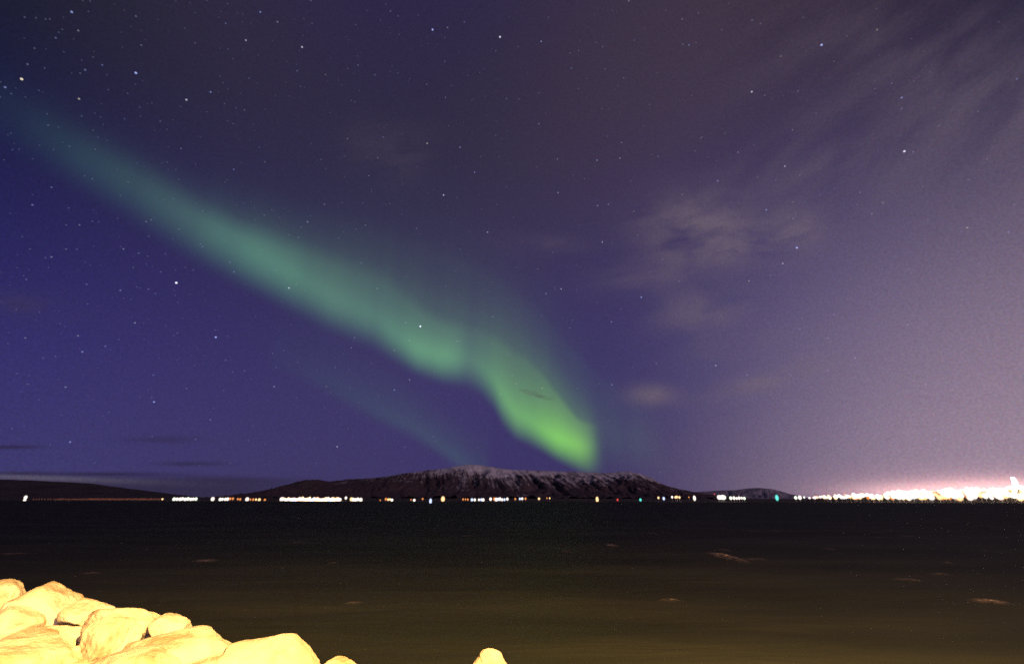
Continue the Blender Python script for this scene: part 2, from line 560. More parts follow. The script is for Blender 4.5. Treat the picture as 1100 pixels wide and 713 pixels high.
# ------------------------------------------------------------------ street lamp behind the camera (lights the boulders)
def build_street_lamp(loc):
    root = bpy.data.objects.new('street_lamp', None)
    COL.objects.link(root)
    root.location = loc
    tag(root, 'galvanised street lamp with sodium light on the promenade', 'street lamp')
    H = 6.4
    bm = bmesh.new()
    bmesh.ops.create_cone(bm, segments=16, radius1=0.09, radius2=0.05, depth=H, cap_ends=True, matrix=Matrix.Translation((0, 0, H / 2)))
    bm_obj('pole', bm, M_METAL, parent=root)
    bm = bmesh.new()
    bmesh.ops.create_cone(bm, segments=12, radius1=0.04, radius2=0.035, depth=1.3, cap_ends=True,
                          matrix=Matrix.Translation((0, 0.62, H + 0.06)) @ Matrix.Rotation(R(-86), 4, 'X'))
    bm_obj('arm', bm, M_METAL, parent=root)
    bm = bmesh.new()
    bmesh.ops.create_cube(bm, size=1.0, matrix=Matrix.Translation((0, 1.45, H + 0.16)) @ Matrix.Diagonal((0.26, 0.62, 0.12, 1)))
    bmesh.ops.bevel(bm, geom=bm.edges[:], offset=0.03, segments=2, affect='EDGES')
    bm_obj('lamp_head', bm, M_METAL, parent=root)
    bm = bmesh.new()
    bmesh.ops.create_cube(bm, size=1.0, matrix=Matrix.Translation((0, 1.45, H + 0.085)) @ Matrix.Diagonal((0.2, 0.46, 0.03, 1)))
    bm_obj('lens', bm, glow_mat('sodium_lens', (1.0, 0.55, 0.12), 3.0), parent=root)
    ld = bpy.data.lights.new('sodium_light', 'POINT')
    lo = bpy.data.objects.new('sodium_light', ld)
    COL.objects.link(lo)
    lo.parent = root
    lo.location = (0, 1.45, H - 0.12)
    ld.energy = LAMP_W
    ld.color = (1.0, 0.57, 0.165)
    ld.shadow_soft_size = 0.14
LAMP_W = 68000.0
build_street_lamp((3.4, -3.8, 2.54))

# ------------------------------------------------------------------ boulders
def boulder(px, py, dist, hw, hh, label, seed, depth=1.0, tilt=0.0, yaw=0.0, sink=0.0, cuts=12, name='boulder'):
    """one boulder: an angular block worn round, seen centred on px, py, hw x hh pixels half size there"""
    rnd = random.Random(seed)
    c = at(px, py, dist)
    sc = dist / ray(px, py).y / F          # metres per pixel there (along the picture)
    rx, rz = hw * sc * 1.0, hh * sc * 1.02
    ry = (rx * 0.75 + rz * 0.4) * depth
    planes = []
    for k in range(cuts):
        v = Vector((rnd.gauss(0, 1), rnd.gauss(0, 1), rnd.gauss(0, 0.8))).normalized()
        planes.append((v, rnd.uniform(0.62, 0.90)))
    bm = bmesh.new()
    bmesh.ops.create_icosphere(bm, subdivisions=6, radius=1.0)
    off = Vector((rnd.uniform(-50, 50), rnd.uniform(-50, 50), rnd.uniform(-50, 50)))
    for v in bm.verts:
        n = v.co.normalized()
        r = 1.0
        # soft minimum of the cutting planes gives worn edges
        acc = math.exp(-34.0 * 1.02)
        for pn, pd in planes:
            dt = n.dot(pn)
            if dt > 0.15:
                acc += math.exp(-34.0 * min(3.0, pd / dt))
        r = -math.log(acc) / 34.0
        r = max(0.45, min(1.05, r))
        r += 0.055 * mnoise.fractal(n * 1.6 + off, 1.0, 2.0, 3) + 0.022 * mnoise.fractal(n * 6.0 + off, 0.9, 2.1, 4)
        v.co = Vector((n.x * rx, n.y * ry, n.z * rz)) * r
    o = bm_obj(name, bm, M_ROCK)
    o.rotation_euler = (rnd.uniform(-0.08, 0.08), tilt, yaw)
    o.location = c
    tag(o, label, 'boulder', 'boulders of the rock bank')
    return o

# px, py, dist, hw, hh, tilt, yaw, depth, label
ROCKS = [
    (-2, 647, 9.6, 24, 21, 0.45, 0.2, 1.0, 'boulder cut off by the left edge, highest on the bank beside the water'),
    (44, 655, 9.2, 40, 27, 0.16, 0.1, 1.0, 'big angular boulder with a peaked top near the left edge, against the water'),
    (94, 660, 9.0, 24, 17, 0.30, -0.2, 1.0, 'low boulder sloping right behind the big peaked boulder'),
    (8, 676, 8.6, 34, 22, 0.1, 0.3, 1.0, 'half hidden boulder below the big peaked boulder at the left edge'),
    (128, 676, 8.3, 36, 25, 0.34, 0.3, 1.0, 'pale boulder with a bright sharp top in the middle of the bank'),
    (160, 667, 8.7, 13, 9, 0.2, 0.0, 1.0, 'smallest round boulder peeking over the middle of the bank'),
    (184, 672, 8.4, 23, 14, 0.15, 0.1, 1.0, 'smooth rounded boulder at the end of the upper row beside the water'),
    (66, 689, 8.15, 34, 18, 0.1, 0.0, 1.0, 'flat shaded boulder in the gap below the big peaked boulder'),
    (112, 692, 7.9, 32, 26, -0.5, 0.4, 0.9, 'egg shaped leaning boulder beside the dark gap'),
    (22, 716, 7.4, 58, 40, 0.15, 0.2, 1.0, 'largest smooth boulder in the bottom left corner'),
    (82, 718, 7.7, 26, 24, 0.0, 0.2, 1.0, 'shaded boulder deep in the gap at the bottom edge'),
    (182, 702, 7.6, 64, 22, -0.04, 0.1, 0.9, 'long low boulder in front of the rounded upper row'),
    (224, 704, 7.9, 28, 12, 0.22, 0.0, 1.0, 'thin orange lit boulder behind the two long ones'),
    (140, 726, 7.0, 66, 22, -0.10, 0.2, 1.0, 'bright boulder at the bottom edge under the long low one'),
    (292, 718, 7.0, 66, 31, 0.10, 0.05, 0.8, 'wide bright boulder with a domed top at the right end of the bank'),
    (232, 728, 6.8, 60, 24, 0.0, 0.2, 0.9, 'boulder along the bottom edge left of the wide domed one'),
    (362, 727, 6.9, 26, 17, 0.12, 0.0, 1.0, 'last low boulder where the bank leaves the bottom edge'),
    (529, 714, 6.9, 24, 13, 0.30, 0.1, 1.0, 'lone boulder tip at the bottom edge with water all around'),
]
for k, (px, py, dist, hw, hh, tilt, yaw, dep, lab) in enumerate(ROCKS):
    boulder(px, py, dist, hw, hh, lab, 100 + k * 7, depth=dep, tilt=tilt, yaw=yaw)

# ------------------------------------------------------------------ whitecaps
def mat_foam():
    mt, g, out = new_mat('foam')
    tc = g.n('ShaderNodeTexCoord')
    oi = g.n('ShaderNodeObjectInfo')
    x, y, z = g.sep(tc.outputs['Object'])
    rr = g.m('SQRT', g.m('ADD', g.m('MULTIPLY', x, x), g.m('MULTIPLY', y, y)))
    p = g.vm('ADD', tc.outputs['Object'], g.vm('SCALE', (31.0, 19.0, 7.0), scale=oi.outputs['Random']))
    mp = g.n('ShaderNodeMapping')
    g.put(mp.inputs[0], p)
    mp.inputs['Scale'].default_value = (1.2, 2.4, 1.0)
    n = g.noise(mp.outputs[0], 2.1, 5, 0.6, 0.8)
    a = g.m('MULTIPLY', g.smooth(rr, 1.0, 0.0), g.smooth(n, 0.34, 0.72))
    a = g.m('MULTIPLY', a, g.m('MULTIPLY_ADD', g.smooth(oi.outputs['Color'], 0.0, 1.0), 0.6, 0.30))
    d = g.n('ShaderNodeBsdfDiffuse')
    g.put(d.inputs[0], (0.66, 0.50, 0.45))
    tr = g.n('ShaderNodeBsdfTransparent')
    mx = g.n('ShaderNodeMixShader')
    g.put(mx.inputs[0], a)
    g.t.links.new(tr.outputs[0], mx.inputs[1])
    g.t.links.new(d.outputs[0], mx.inputs[2])
    g.t.links.new(mx.outputs[0], out.inputs[0])
    return mt
M_FOAM = mat_foam()
CAPS = [(779, 599, 14, 9, 'largest bright whitecap on the open water right of centre'), (777, 591, 9, 2.5, 'thin whitecap just beyond the largest one'),
        (812, 601, 22, 2.2, 'long thin whitecap trailing right of the largest one'), (220, 602.5, 15, 2.6, 'reddish whitecap above the rock bank'),
        (657, 586, 9, 2.6, 'small bright whitecap left of the largest one'), (609, 593, 8, 2, None), (624, 561, 10, 1.1, None), (651, 561, 6, 1.0, None),
        (809, 571, 8, 1.4, None), (832, 571, 8, 1.2, None), (767, 554.5, 12, 0.9, None), (940, 572, 8, 1.3, None), (975, 576, 12, 1.6, None),
        (975, 623, 20, 3.0, None), (1062, 646, 22, 5.0, 'broad whitecap near the right edge'), (1070, 567, 8, 1.0, None), (502, 576, 9, 1.6, None),
        (385, 568, 9, 1.2, None), (320, 583, 14, 1.6, None), (357, 605, 8, 1.6, None), (380, 648, 14, 2.6, None), (15, 595, 26, 2.2, None),
        (97, 616, 16, 1.8, None), (720, 645, 16, 3, None), (1010, 617, 16, 2, None), (560, 565, 8, 1.0, None), (700, 573, 7, 1.2, None),
        (1018, 605, 8, 1.6, None), (890, 590, 12, 1.4, None)]
foam0 = None
rc = random.Random(5)
for (px, py, hw, hh, lab) in CAPS:
    c = on_water(px, py)
    wx = abs(on_water(px + hw, py).x - c.x)
    wy = (on_water(px, py - hh).y - on_water(px, py + hh).y) / 2
    if foam0 is None:
        pts, nr, na = [(0, 0, 0)], 10, 36
        for i in range(1, nr + 1):
            for k in range(na):
                th = 2 * math.pi * k / na
                r = i / nr
                pts.append((r * math.cos(th), r * math.sin(th), 0))
        pts = [(x, y, max(0.0, 1 - x * x - y * y) * (0.7 + 0.3 * fbm(x * 2, y * 2, 0, 3))) for x, y, z in pts]
        fc = [(0, 1 + k, 1 + (k + 1) % na) for k in range(na)]
        for i in range(nr - 1):
            for k in range(na):
                a0, a1 = 1 + i * na + k, 1 + i * na + (k + 1) % na
                fc.append((a0, a0 + na, a1 + na, a1))
        o = foam0 = mesh_obj('whitecap', pts, fc, M_FOAM)
    else:
        o = foam0.copy()
        COL.objects.link(o)
    o.location = (c.x, c.y, 0.006)
    o.scale = (wx, wy * 0.75, (0.22 if hh > 6 else 0.05) + 0.002 * c.y)
    o.color = (1, 1, 1, 1) if hh > 4.5 or (hh > 2.5 and lab) else (0, 0, 0, 1)
    o.rotation_euler = (0, 0, rc.uniform(-0.06, 0.06))
    tag(o, lab or 'faint small whitecap streak on the dark water', 'whitecap', 'whitecaps on the dark water')

# ------------------------------------------------------------------ lights along the far shore
def lamp_mesh(name, col, strength, sampling):
    """mast with a glowing globe; unit globe at the origin, mast hanging below"""
    bm = bmesh.new()
    bmesh.ops.create_icosphere(bm, subdivisions=2, radius=1.0)
    nf = len(bm.faces)
    bmesh.ops.create_cone(bm, segments=6, radius1=0.14, radius2=0.10, depth=2.6, cap_ends=True, matrix=Matrix.Translation((0, 0, -2.2)))
    bm.faces.ensure_lookup_table()
    for i, f in enumerate(bm.faces):
        f.material_index = 0 if i < nf else 1
    me = bpy.data.meshes.new(name)
    bm.to_mesh(me)
    bm.free()
    me.materials.append(glow_mat(name + '_glow', col, strength, sampling, 2.0))
    me.materials.append(M_METAL)
    me.polygons.foreach_set('use_smooth', [True] * len(me.polygons))
    return me

LM = {
    'w': lamp_mesh('white_lamp', (1.0, 0.86, 0.76), 2.0, 'NONE'),
    'b': lamp_mesh('bluish_lamp', (0.55, 0.66, 1.0), 1.9, 'NONE'),
    'y': lamp_mesh('warm_lamp', (1.0, 0.62, 0.28), 2.1, 'NONE'),
    'o': lamp_mesh('orange_lamp', (1.0, 0.34, 0.09), 1.1, 'NONE'),
    'd': lamp_mesh('dim_orange_lamp', (1.0, 0.30, 0.12), 0.10, 'NONE'),
    'r': lamp_mesh('red_lamp', (1.0, 0.08, 0.05), 1.0, 'NONE'),
    't': lamp_mesh('teal_lamp', (0.10, 0.85, 0.70), 1.5, 'NONE'),
    'l': lamp_mesh('pale_lamp', (0.85, 1.0, 0.72), 2.2, 'NONE'),
}
WORD = {'w': 'white', 'b': 'bluish white', 'y': 'warm yellow', 'o': 'orange', 'd': 'dim orange', 'r': 'red', 't': 'teal', 'l': 'pale greenish white'}
def lamp(kind, px, py, rpx, label, group, dist=SHORE_D, name='shore_lamp', cat='lamp', stretch=1.0):
    o = bpy.data.objects.new(name, LM[kind])
    COL.objects.link(o)
    p = at(px, py, dist)
    r = rpx * dist / F
    o.location = p
    r *= 1.12
    o.scale = (r, r, r * stretch)
    tag(o, label, cat, group)
    return o

rl = random.Random(11)
lamp('w', 27.5, 534.0, 1.5, 'bright white lamp alone at the far left end of the shore', 'lamps on the far shore', stretch=1.3)
lamp('w', 26.5, 537.0, 1.3, 'white lamp at the waterline under the lone far left lamp', 'lamps on the far shore', dist=1300, stretch=1.2)
x = 36.0
while x < 172:
    lamp('d', x, 536.0 + rl.uniform(-.35, .15), 0.95 if x > 95 else 0.75, 'dim orange lamp in the faint row along the left shore', 'dim orange lamps of the left shore road')
    x += rl.uniform(1.1, 1.9) if x > 60 else rl.uniform(2, 4)
lamp('y', 174.5, 535.8, 1.0, 'small lamp just left of the first white cluster', 'lamps on the far shore')
def cluster(xs, y, kinds, r, label, group, dy=0.5):
    for k, x in enumerate(xs):
        kk = kinds[k % len(kinds)]
        lamp(kk, x, y + rl.uniform(-dy, dy), r * rl.uniform(0.85, 1.2), WORD[kk] + ' ' + label, group, stretch=1.15)
cluster([187, 190.2, 193.5, 196, 199, 202, 205, 207.6, 210.5], 535.6, 'lwwwwlwwl', 1.35, 'lamp in the first short row from the left', 'lamps of the first short row')
cluster([228.5], 535.8, 'w', 1.7, 'lamp at the left end of the second short row', 'lamps of the second short row', 0.1)
cluster([236.5, 239, 242, 244.5], 535.8, 'w', 1.3, 'lamp in the second short row', 'lamps of the second short row', 0.3)
cluster([247.3, 250.2, 255.5, 258], 535.8, 'oo', 1.1, 'lamp in the second short row', 'lamps of the second short row')
cluster([265.5], 536.0, 'w', 1.6, 'lamp bright among orange ones left of the long bright row', 'lamps of the orange row', 0.1)
cluster([269, 272, 275, 284.5], 536.4, 'ooyo', 1.1, 'lamp in the orange row', 'lamps of the orange row', 0.3)
cluster([278.5], 536.6, 'y', 1.3, 'lamp in the orange row', 'lamps of the orange row', 0.1)
xs = []
x = 302.5
while x < 367:
    xs.append(x)
    x += rl.uniform(1.5, 2.3)
cluster(xs, 536.4, 'wywwywwbwy', 1.75, 'lamp in the long dense bright row', 'lamps of the long bright row', 0.8)
cluster([310, 316, 325, 333, 341, 350, 357, 363.5], 534.8, 'yoyyo', 1.2, 'lamp in the upper edge of the long bright row', 'lamps of the long bright row', 0.5)
cluster([371.6], 534.6, 'w', 1.3, 'lamp between the long bright row and its short end piece', 'lamps of the long bright row', 0.1)
cluster([377.5, 379.5, 382, 384.5, 387.5], 536.2, 'ywwww', 1.6, 'lamp in the short end piece of the long row', 'lamps of the long bright row', 0.6)
lamp('o', 408.5, 537, 0.8, 'faint orange lamp right of the long bright row', 'lamps on the far shore')
cluster([414.5, 417, 419], 536, 'oyy', 1.1, 'lamp in the small group under the left mountain slope', 'lamps of the small group', 0.3)
lamp('w', 421, 536.8, 1.5, 'white lamp at the right end of the small group under the left slope', 'lamps of the small group')
lamp('w', 445, 537.0, 1.45, 'white lamp alone, left of a dim orange one', 'lamps on the far shore')
lamp('o', 441.5, 536.4, 0.8, 'faint orange lamp touching a white one', 'lamps on the far shore')
lamp('o', 454, 535.6, 1.1, 'dim orange lamp between a white and a blue lamp', 'lamps on the far shore')
lamp('b', 462.5, 538.0, 1.5, 'blue lamp low at the waterline under the mountain', 'lamps on the far shore', dist=700, stretch=1.7)
lamp('y', 475.8, 535.8, 2.1, 'large warm white lamp right of the blue one', 'lamps on the far shore', stretch=1.35)
cluster([497.5, 500, 502.5], 536, 'o', 1.0, 'lamp left of the white pair under the mountain', 'lamps under the mountain', 0.2)
cluster([507, 510], 536.6, 'bw', 1.3, 'lamp in the pair beside the orange three', 'lamps under the mountain', 0.2)
cluster([514.5, 517, 519], 536.4, 'wbw', 1.3, 'lamp in the tight three under the mountain', 'lamps under the mountain', 0.3)
cluster([527, 531, 533, 535, 537, 539.5, 542, 545], 536.0, 'wowbwwbw', 1.45, 'lamp in the dense row under the middle of the mountain', 'lamps under the mountain', 0.5)
cluster([553.5, 558.5, 561, 564.5], 535.6, 'obwo', 1.1, 'lamp right of the dense row under the mountain', 'lamps under the mountain', 0.3)
lamp('y', 579, 535.4, 1.3, 'warm lamp right under the middle of the mountain', 'lamps on the far shore')
cluster([587.5, 590.5], 534.8, 'oy', 0.8, 'faint lamp of a close pair under the mountain', 'lamps under the mountain', 0.1)
lamp('y', 641.5, 536.2, 1.6, 'warm white lamp alone under the green end of the aurora', 'lamps on the far shore', stretch=1.7)
lamp('r', 663.4, 536.6, 1.1, 'small red lamp alone under the right shoulder', 'lamps on the far shore', stretch=1.2)
lamp('t', 688.0, 536.6, 1.3, 'small teal lamp right of the red one', 'lamps on the far shore', stretch=1.2)
lamp('y', 707.3, 534.4, 1.1, 'small yellow lamp left of a bluish one at the right slope', 'lamps on the far shore', stretch=1.2)
lamp('b', 713, 535.2, 1.3, 'bluish lamp right of the small yellow one', 'lamps on the far shore', stretch=1.3)
cluster([722, 725.5, 727, 729.8], 533.8, 'wyyy', 1.15, 'lamp in the warm group at the foot of the right slope', 'lamps on the far shore', 0.5)
lamp('o', 740, 533.8, 0.8, 'dim lamp left of the tall white one', 'lamps on the far shore')
lamp('w', 746, 534.8, 1.5, 'tall white lamp left of the bright block of light', 'lamps on the far shore', stretch=1.7)
lamp('r', 767.5, 530.4, 0.7, 'faint red mast lamp above the bright block of light', 'lamps on the far shore')
cluster([772.3, 774.2, 776.2, 778], 533.7, 'wlwl', 1.9, 'lamp in the bright block of light', 'lamps of the bright block', 0.3)
cluster([785, 788.5, 791.4, 794, 796.8, 799.6], 534.8, 'lwwwwl', 1.3, 'lamp in the short even row right of the bright block', 'lamps of the even row', 0.25)
lamp('t', 834.6, 534.4, 1.7, 'tall green teal lamp alone left of the town', 'lamps on the far shore', stretch=1.7)
cluster([854.8, 859.2], 534.2, 'lw', 1.7, 'lamp of the pair at the left end of the town', 'lamps of the town', 0.2)
cluster([863.8], 534.0, 'l', 1.0, 'small lamp right of the pair at the left end of the town', 'lamps of the town', 0.1)

# the town: a dense field of lamps rising along the headland
rt = random.Random(23)
n = 0
while n < 215:
    px = 867 + 262 * rt.random() ** 0.85
    if px > 1112:
        continue
    top = interp(CITY_TOP, px) + 2.2
    bot = 534.5 + 0.2 * math.sin(px * 0.2)
    f = rt.random()
    py = bot + (top - bot) * f
    kk = rt.choices('wylo', (0.55, 0.33, 0.06, 0.06))[0]
    if f < 0.15 and rt.random() < 0.5:
        kk = 'o' if rt.random() < 0.5 else 'y'
    dense = max(0.0, min(1.0, (px - 870) / 110.0))
    lamp(kk, px, py, (1.1 + 1.35 * dense) * rt.uniform(0.75, 1.25), WORD[kk] + ' lamp somewhere in the dense blaze of the town on the right',
         'lamps of the town', dist=CITY_D + 190 * f, name='town_lamp', stretch=rt.uniform(0.9, 1.3))
    n += 1

# tower at the town's right edge; its floodlight is put in as glow
def build_tower():
    p = at(1090.5, 519, CITY_D + 120)
    base = p.z - 14.0
    s = (CITY_D + 120) / F
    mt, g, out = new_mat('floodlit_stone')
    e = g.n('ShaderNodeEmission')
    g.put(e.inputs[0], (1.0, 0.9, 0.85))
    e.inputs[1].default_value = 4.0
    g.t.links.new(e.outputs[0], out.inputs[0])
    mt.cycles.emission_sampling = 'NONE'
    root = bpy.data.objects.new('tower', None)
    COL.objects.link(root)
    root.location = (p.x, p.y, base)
    tag(root, 'church tower above the town at the right edge, glowing as if floodlit', 'tower')
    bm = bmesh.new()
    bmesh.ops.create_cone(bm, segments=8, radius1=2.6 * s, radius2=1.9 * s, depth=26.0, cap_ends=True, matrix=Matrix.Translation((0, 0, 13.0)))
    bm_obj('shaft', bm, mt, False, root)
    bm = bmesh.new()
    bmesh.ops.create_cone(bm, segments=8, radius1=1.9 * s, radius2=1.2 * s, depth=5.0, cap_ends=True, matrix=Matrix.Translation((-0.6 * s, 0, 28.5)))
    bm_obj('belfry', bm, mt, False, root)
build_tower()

# ------------------------------------------------------------------ aurora
def aurora_mat():
    mt, g, out = new_mat('aurora_light')
    at_ = g.n('ShaderNodeAttribute', attribute_name='glow')
    e = g.n('ShaderNodeEmission')
    g.put(e.inputs[0], at_.outputs['Color'])
    e.inputs[1].default_value = 1.0
    tr = g.n('ShaderNodeBsdfTransparent')
    ad = g.n('ShaderNodeAddShader')
    g.t.links.new(e.outputs[0], ad.inputs[0])
    g.t.links.new(tr.outputs[0], ad.inputs[1])
    g.t.links.new(ad.outputs[0], out.inputs[0])
    mt.cycles.emission_sampling = 'NONE'
    return mt
M_AUR = aurora_mat()
ALT = 12000.0       # height of the lower edge of the curtains (scaled down)

def curtain(name, stations, label, layers=5, nu=260, nv=40, ray_amp=0.10, ray_scale=3.0):
    """stations along the lower edge: px, py (direction of the edge), rise, fade (in pixels above the edge), r, g, b of the light
    A curtain stands on the line where the lower edge is ALT up; several sheets one behind another give it depth."""
    st = np.array(stations, float)
    # arc length parameter
    dl = np.hypot(np.diff(st[:, 0]), np.diff(st[:, 1]))
    s = np.concatenate(([0], np.cumsum(dl)))
    us = np.linspace(0, s[-1], nu)
    vals = [np.interp(us, s, st[:, k]) for k in range(st.shape[1])]
    # round the corners
    for k in range(len(vals)):
        ker = np.array([1, 3, 5, 3, 1], float)
        ker /= ker.sum()
        pad = np.pad(vals[k], 2, mode='edge')
        vals[k] = np.convolve(pad, ker, 'valid')
    verts, cols, faces = [], [], []
    for l in range(layers):
        off = (l - (layers - 1) / 2) * 0.016
        start = len(verts)
        for i in range(nu):
            px, py, rise, fade, r_, g_, b_ = (v[i] for v in vals)
            d = ray(px, py)
            h = math.hypot(d.x, d.y)
            k = ALT / d.z * (1 + off)
            foot = Vector((d.x * k, d.y * k, 0))
            # sheet reaches from just under the edge to where it has faded out
            dtop = (px - 550, py - (-1028))
            ln = math.hypot(*dtop)
            ux, uy = -dtop[0] / ln, -dtop[1] / ln
            for j in range(nv):
                t = j / (nv - 1)
                q = t ** 1.6 * (fade * 2.6)
                dd = ray(px + ux * q, py + uy * q)
                hh = math.hypot(dd.x, dd.y)
                z = math.hypot(foot.x, foot.y) * dd.z / hh / (1 + off)
                verts.append((foot.x, foot.y, CAM_H + z))
                up = min(1.0, q / rise)
                a = up * up * (3 - 2 * up)
                if q > rise:
                    a *= math.exp(-((q - rise) / fade) ** 1.15 * 1.5)
                a *= (1 - t) ** 0.5 if t > 0.7 else 1.0
                if t > 0.7:
                    a *= 1 - ((t - 0.7) / 0.3) ** 2
                rayn = 1 + ray_amp * mnoise.fractal(Vector((us[i] / 30.0 * ray_scale * 0.35, 0.1 * l, q / 400.0)), 1.0, 2.0, 3)
                end = min(1.0, i / (nu * 0.06), (nu - 1 - i) / (nu * 0.035))
                a *= rayn * end * end * (3 - 2 * end) / layers
                # higher up the light turns from green to grey-green
                top = min(1.0, q / (fade * 1.8))
                cols.append((a * (r_ + 0.05 * g_ * top), a * g_ * (1 - 0.15 * top), a * (b_ + 0.06 * g_ * top), 1.0))
        for i in range(nu - 1):
            for j in range(nv - 1):
                a0 = start + i * nv + j
                faces.append((a0, a0 + nv, a0 + nv + 1, a0 + 1))
    o = mesh_obj(name, verts, faces, M_AUR)
    at_ = o.data.attributes.new('glow', 'FLOAT_COLOR', 'POINT')
    at_.data.foreach_set('color', np.array(cols, np.float32).ravel())
    tag(o, label, 'aurora', 'northern lights')
    return o

MAIN = [  # px, py, rise, fade, r, g, b
    (-60, 125, 50, 46, 0.000, 0.006, 0.004), (0, 162, 46, 44, 0.002, 0.012, 0.007), (60, 198, 44, 42, 0.006, 0.032, 0.016), (130, 238, 46, 42, 0.014, 0.060, 0.027),
    (200, 282, 48, 42, 0.030, 0.108, 0.046), (240, 303, 48, 42, 0.042, 0.160, 0.066), (275, 320, 46, 46, 0.052, 0.195, 0.078), (310, 338, 44, 50, 0.050, 0.185, 0.068),
    (350, 359, 42, 54, 0.052, 0.175, 0.060), (400, 378, 38, 56, 0.048, 0.165, 0.056), (424, 392, 34, 54, 0.056, 0.205, 0.060), (446, 405, 32, 50, 0.078, 0.280, 0.072),
    (474, 415, 34, 46, 0.082, 0.300, 0.070), (490, 418, 36, 46, 0.066, 0.235, 0.058), (503, 421, 36, 46, 0.044, 0.150, 0.038), (516, 428, 36, 48, 0.050, 0.180, 0.036),
    (530, 443, 38, 54, 0.070, 0.260, 0.036), (540, 462, 40, 62, 0.092, 0.315, 0.034), (554, 476, 34, 64, 0.110, 0.370, 0.026), (566, 480, 32, 64, 0.112, 0.385, 0.020),
    (580, 487, 30, 60, 0.128, 0.440, 0.014), (596, 497, 30, 54, 0.155, 0.540, 0.002), (612, 505, 32, 46, 0.170, 0.590, 0.0), (624, 511, 34, 40, 0.150, 0.490, 0.0),
    (633, 516, 38, 42, 0.100, 0.330, 0.0), (641, 519, 42, 42, 0.055, 0.180, 0.0), (649, 523, 44, 46, 0.016, 0.060, 0.0), (660, 526, 44, 46, 0.002, 0.01, 0.0)]
curtain('aurora', MAIN, 'bright green aurora band falling from the upper left sky to the mountain')
FAINT = [(280, 395, 20, 50, 0.000, 0.004, 0.001), (350, 430, 20, 45, 0.002, 0.014, 0.004), (400, 456, 18, 42, 0.004, 0.024, 0.006), (440, 474, 18, 36, 0.006, 0.030, 0.007),
         (470, 492, 16, 34, 0.006, 0.032, 0.007), (490, 507, 16, 34, 0.006, 0.036, 0.008), (505, 520, 20, 36, 0.005, 0.026, 0.005), (530, 526, 24, 40, 0.000, 0.008, 0.001)]
curtain('aurora', FAINT, 'faint teal aurora arc low over the left end of the mountain', nu=120, nv=24)
HIGH = [(180, 262, 60, 60, 0.000, 0.004, 0.001), (300, 325, 60, 70, 0.006, 0.020, 0.004), (400, 365, 70, 80, 0.010, 0.030, 0.006), (470, 395, 70, 85, 0.014, 0.042, 0.006),
        (540, 430, 70, 85, 0.016, 0.052, 0.005), (590, 470, 70, 85, 0.016, 0.056, 0.004), (640, 508, 60, 75, 0.012, 0.042, 0.004), (655, 513, 55, 70, 0.008, 0.026, 0.004), (664, 515, 50, 70, 0.011, 0.040, 0.006), (672, 516, 50, 65, 0.006, 0.020, 0.004), (690, 519, 50, 65, 0.008, 0.030, 0.005),
        (700, 520, 50, 55, 0.004, 0.016, 0.003), (730, 522, 40, 60, 0.0, 0.004, 0.001)]
curtain('aurora', HIGH, 'faint tall aurora rays standing behind the bright green band', nu=160, nv=30, ray_amp=0.24, ray_scale=5.0)

# ------------------------------------------------------------------ small dark cloud in front of the aurora
def build_cloud(px, py, hw, hh, dist, tilt, label, seed):
    c = at(px, py, dist)
    sc = dist / ray(px, py).y / F
    mt, g, out = new_mat('dark_cloud')
    lw = g.n('ShaderNodeLayerWeight')
    lw.inputs['Blend'].default_value = 0.5
    tc = g.n('ShaderNodeTexCoord')
    n = g.noise(tc.outputs['Generated'], 1.6, 2, 0.5)
    a = g.m('MULTIPLY', g.smooth(lw.outputs['Facing'], 0.85, 0.1), g.smooth(n, 0.3, 0.65))
    d = g.n('ShaderNodeBsdfDiffuse')
    g.put(d.inputs[0], (0.6, 0.6, 0.62))
    tr = g.n('ShaderNodeBsdfTransparent')
    mx = g.n('ShaderNodeMixShader')
    g.put(mx.inputs[0], g.m('MULTIPLY', a, 0.26))
    g.t.links.new(tr.outputs[0], mx.inputs[1])
    g.t.links.new(d.outputs[0], mx.inputs[2])
    g.t.links.new(mx.outputs[0], out.inputs[0])
    bm = bmesh.new()
    bmesh.ops.create_icosphere(bm, subdivisions=4, radius=1.0)
    for v in bm.verts:
        nn = v.co.normalized()
        r = 1 + 0.35 * mnoise.fractal(nn * 1.5 + Vector((seed, 0, 0)), 1.0, 2.0, 4)
        v.co = Vector((nn.x * hw * sc * r, nn.y * hw * sc * 0.7 * r, nn.z * hh * sc * r))
    o = bm_obj('cloud', bm, mt)
    o.location = c
    o.rotation_euler = (0, tilt, 0)
    tag(o, label, 'cloud')
build_cloud(573, 422.5, 15, 2.6, 20000.0, R(15), 'small dark cloud streak in front of the green aurora', 4.0)
build_cloud(588, 427, 13, 1.7, 20400.0, R(8), 'thinner dark cloud shred just below the small dark streak in the aurora', 9.0)

